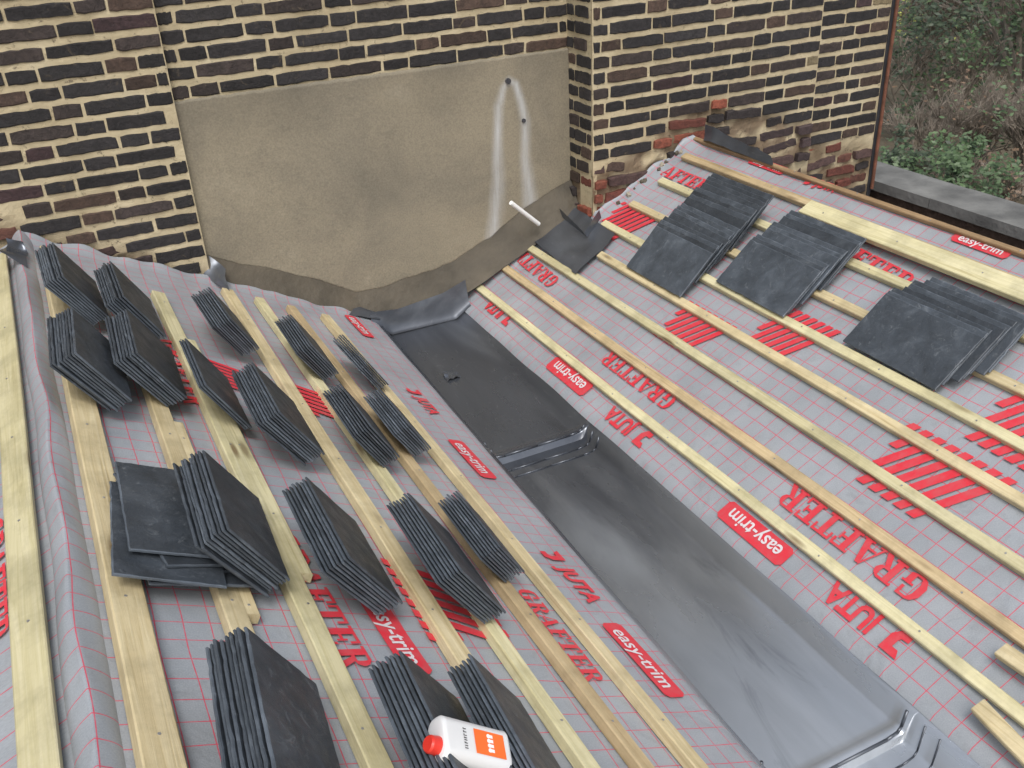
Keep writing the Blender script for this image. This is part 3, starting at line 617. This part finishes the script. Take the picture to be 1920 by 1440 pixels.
grafter('R',onR(1610,485),rev=True,k=1.05,rot=-4); grafter('R',onR(1270,330),rev=True,k=.9)
hatch('R',1285,612,k=1.2); hatch('R',1465,620,k=1.2); hatch('R',1712,880,k=1.5); hatch('R',1915,800,k=1.4); hatch('R',1160,415,k=1.2)
badge('R',onR(1440,312),rev=True,k=.7,L=.2); juta('R',onR(1550,352),rev=True,k=.7); badge('R',onR(1840,462),rev=True,k=.7,L=.2)
def decB(x0,y0,vf):
    v,f=vf; return mesh('printed_lettering',[V((x0+ty,y0-tx,zback(x0+ty)+und(x0+ty,y0-tx)+.004)) for tx,ty in v],f,M_RED,memB)
decB(XR-.135,1.62,slab('GRAFTER',.055)); decB(XR-.29,1.35,slab('GRAFTER',.07))
# ------------------------------------------------ can
cr=empty('solvent_can',(0,0,0)); 
cA=onL(818,1386,.145); cB=onL(925,1412,.122)
ax=(cB-cA).normalized(); up=V((0.25,-.35,1)); up=(up-ax*ax.dot(up)).normalized(); sd=up.cross(ax)
Mc=frame(cA,ax,sd,up); cr.matrix_world=Mc; tag(cr,'white metal solvent can with orange label and red cap lying on slates','can')
Lc,Wc,Hc=.122,.068,.038
sec=rrect(Wc,Hc,.0165,10)[0]; k=len(sec); vs=[];xs_=[(0,.84),(.001,.92),(.004,.97),(.005,1.),(.008,1.0),(Lc-.008,1.),(Lc-.005,1.02),(Lc-.002,1.02),(Lc,.96)]
for x,s in xs_: vs+=[V((x,p[0]*s,p[1]*s)) for p in sec]
nr=len(xs_)
fs=[(j*k+i,j*k+(i+1)%k,(j+1)*k+(i+1)%k,(j+1)*k+i) for j in range(nr-1) for i in range(k)]+[tuple(reversed(range(k))),tuple((nr-1)*k+i for i in range(k))]
o=mesh('can_body',vs,fs,M_CAN,cr,True)
b=MB(); b.tube(V((-.014,-.010,0)),V((0,-.010,0)),.0125,.0135,28); b.tube(V((-.017,-.010,0)),V((-.014,-.010,0)),.0105,.0125,28); mesh('screw_cap',b.v,b.f,M_CAP,cr,False)
hz=Hc/2+.0010
lb=mesh('orange_label',[V((.054,-.019,hz)),V((.110,-.019,hz)),V((.110,.018,hz)),V((.054,.018,hz))],[(0,1,2,3)],M_ORG,cr)
b=MB()
for i in range(4):
    yy=-.011+i*.0072
    b.tube(V((.080,yy,hz+.0004)),V((.080,yy,hz+.0010)),.0032,.0032,14); b.box(.080,.088,yy-.0024,yy+.0024,hz+.0004,hz+.0008)
mesh('label_emblem',b.v,b.f,M_WHITE,lb)
b=MB(); rr=random.Random(3)
yy=-.016
while yy<.015:
    l=rr.uniform(.002,.004); b.box(.034,.034+.0055,yy,yy+.0011,hz-.0002,hz+.0002)
    if rr.random()<.6: b.box(.034,.0352,yy+.0011,yy+l*.7,hz-.0002,hz+.0002)
    yy+=l+.0012
mesh('small_print',b.v,b.f,M_BLK,cr)
# ------------------------------------------------ parapet
par=empty('parapet_wall',(3.78,0,7.6)); tag(par,'low parapet wall with dark stone coping beyond the right ridge','parapet wall')
zc=onY(1650,340,3.45).z; xa=onZ(1920,430,zc).x; xb=onZ(1920,385,zc).x; PI_=Matrix.Translation((-3.78,0,-7.6))
pw=MB(); pw.box(xa+.04,xb-.04,-.6,3.9,6.9,zc-.051); o=mesh('brick_base',pw.v,pw.f,M_BR,par); o.matrix_parent_inverse=PI_
ca=o.data.color_attributes.new('col','FLOAT_COLOR','POINT'); ca.data.foreach_set('color',[.12,.08,.06,1]*len(o.data.vertices))
y=-.6
while y<3.85:
    y2=min(3.9,y+.62); q=MB(); q.box(xa,xb,y+.004,y2,zc-.05,zc+random.uniform(-.004,.004)); o=mesh('coping_stone',q.v,q.f,M_STONE,par); o.matrix_parent_inverse=PI_; y=y2
# ------------------------------------------------ garden
G=simple('garden_ground',(.045,.042,.026),(.12,.095,.062),.6,.95,0,.8,.1)
S=160; n=60; vs=[]
for j in range(n+1):
    for i in range(n+1):
        x=-S+2*S*i/n; y=-S+2*S*j/n; vs.append(V((x,y,.4*noise.noise(V((x*.08,y*.08,0)))-.3)))
tag(mesh('ground',vs,[(j*(n+1)+i,j*(n+1)+i+1,(j+1)*(n+1)+i+1,(j+1)*(n+1)+i) for j in range(n) for i in range(n)],G,None,True),kind='structure')
def leafm(name,c1,c2):
    m,nt,b=nm(name); nt.links.new(ramp(nt,noi(nt,1.4,4,coords(nt)),[(.3,c1),(.7,c2)]),b.inputs['Base Color']); b.inputs['Roughness'].default_value=.5; return m
LM={'green':leafm('leaf_green',(.04,.075,.03),(.10,.16,.065)),'dark':leafm('leaf_dark',(.022,.038,.02),(.06,.085,.042)),'yellow':leafm('leaf_yellow',(.25,.30,.06),(.42,.45,.10)),'brown':leafm('leaf_brown',(.09,.055,.032),(.19,.12,.07))}
M_BARK=simple('bark',(.14,.115,.09),(.36,.31,.26),3,.9)
def branchy(b,p,d,L,r,lev,rnd,tips):
    q=p+d*L; b.tube(p,q,r,r*.7,4,False); 
    if lev==0: tips.append(q); return
    for k in range(rnd.randint(2,4)):
        nd=(d+V((rnd.uniform(-1,1),rnd.uniform(-1,1),rnd.uniform(-.3,.8)))*.7).normalized(); branchy(b,p.lerp(q,rnd.uniform(.4,1)),nd,L*rnd.uniform(.62,.85),r*.66,lev-1,rnd,tips)
def plant(name,base,H,Rr,kind,nleaf,leaf,label,cat,seed,bare=False,trunk=.3):
    rnd=random.Random(seed); root=empty(name,base); tag(root,label,cat,'plants in the garden below')
    b=MB(); tips=[]
    for s in range(4 if bare else (3 if trunk<.2 else 1)):
        branchy(b,V((rnd.uniform(-.3,.3),rnd.uniform(-.3,.3),0)),V((rnd.uniform(-.3,.3),rnd.uniform(-.3,.3),1)).normalized(),H*(.4 if trunk>=.3 else .3),H*.012+.018,6 if bare and nleaf<1000 else 4,rnd,tips)
    mesh('trunk',b.v,b.f,M_BARK,root)
    if nleaf:
        cl=[(V((rnd.gauss(0,.45)*Rr,rnd.gauss(0,.45)*Rr,H*(trunk+(1-trunk)*rnd.random()))),Rr*rnd.uniform(.18,.4)) for _ in range(26)]
        vs=[];fs=[]
        for i in range(nleaf):
            c,r=cl[rnd.randrange(len(cl))]; dv=V((rnd.gauss(0,1),rnd.gauss(0,1),rnd.gauss(0,1))).normalized()*r*rnd.random()**.4; p=c+dv
            u=V((rnd.gauss(0,1),rnd.gauss(0,1),rnd.gauss(0,.6))).normalized(); w=u.orthogonal().normalized(); s=leaf*rnd.uniform(.6,1.3); k=len(vs)
            vs+=[p-u*s,p+w*s*.5,p+u*s,p-w*s*.5]; fs.append((k,k+1,k+2,k+3))
        mesh('crown',vs,fs,LM[kind],root)
def gp(px,py): q=onZ(px,py,0); return V((q.x,q.y,-.3))
spec=[(1765,430,2.4,1.9,'green',3800,.09,'bright leafy evergreen bush just beyond the parapet coping',.1,0),
(1690,390,2.4,1.3,'dark',900,.10,'small dark shrub behind the iron pipe',.1,1),
(1850,400,2.2,1.8,'brown',300,.08,'brown withered shrub near the parapet',.1,1),
(1745,335,3.6,2.4,'brown',150,.07,'bare twiggy bush in the middle of the garden',.1,1),
(1830,320,3.6,2.4,'brown',150,.07,'grey bare shrub right of the twiggy bush',.1,1),
(1905,350,3.8,2.0,'green',500,.08,'loose green shrub at the right edge of the garden',.1,1),
(1700,230,4.5,2.4,'dark',1100,.11,'dark evergreen beside the wall end',.1,1),
(1790,235,4.5,2.6,'green',1100,.10,'sparse green tree in the middle distance',.15,1),
(1895,240,9.0,3.2,'dark',900,.11,'tall tree with pale trunk at the upper right',.35,1),
(1720,140,6.5,3.6,'brown',200,.12,'brown leafless tree farther back',.2,1),
(1820,140,5.5,3.4,'green',1800,.13,'broad green tree farther back in the garden',.15,1),
(1690,95,4.,2.2,'yellow',500,.11,'yellow green bush at the top by the wall end',.15,0),
(1900,120,5.,3.6,'dark',2400,.14,'dark green tree in the upper right corner',.15,1),
(1760,40,6.5,4.6,'dark',1800,.18,'farthest dark tree left',.15,1),(1870,20,6.,4.6,'green',1800,.18,'farthest green tree right',.15,1),(1950,60,6,5,'brown',600,.16,'far brown tree at the right margin',.15,1)]
for i,(px,py,H,Rr,kd,nl,lf,lb_,tr,br) in enumerate(spec):
    plant('garden_tree' if tr>=.15 else 'garden_shrub',gp(px,py),H,Rr,kd,nl,lf,lb_,'tree' if tr>=.15 else 'shrub',100+i,bool(br),tr)
# ------------------------------------------------ light
w=bpy.data.worlds.new('World'); sc.world=w; w.use_nodes=True; nt=w.node_tree; bg=nt.nodes['Background']
sky=nt.nodes.new('ShaderNodeTexSky'); sky.sky_type='NISHITA'; sky.sun_disc=False; sky.sun_elevation=math.radians(52); sky.sun_rotation=math.radians(200); sky.air_density=1.5; sky.dust_density=4
hs=nt.nodes.new('ShaderNodeHueSaturation'); hs.inputs['Saturation'].default_value=.5; hs.inputs['Value'].default_value=1.1
nt.links.new(sky.outputs[0],hs.inputs['Color']); nt.links.new(hs.outputs[0],bg.inputs[0]); bg.inputs[1].default_value=.15
sl=bpy.data.lights.new('Sun','SUN'); sl.energy=1.5; sl.angle=math.radians(20); sl.color=(1,.985,.96); so=bpy.data.objects.new('Sun',sl); COL.objects.link(so)
so.rotation_euler=V((-.2,-.40,.90)).to_track_quat('Z','Y').to_euler()
sc.view_settings.view_transform='Standard'; sc.view_settings.look='None'; sc.view_settings.exposure=0
# ------------------------------------------------ camera
cam=bpy.data.cameras.new('Camera'); co=bpy.data.objects.new('Camera',cam); COL.objects.link(co); sc.camera=co
cam.sensor_width=36; cam.lens=36*F/1920; cam.clip_start=.05; cam.clip_end=800
R=Matrix((cx,cy,cz))
co.matrix_world=Matrix.Translation(CAM)@R.to_4x4()
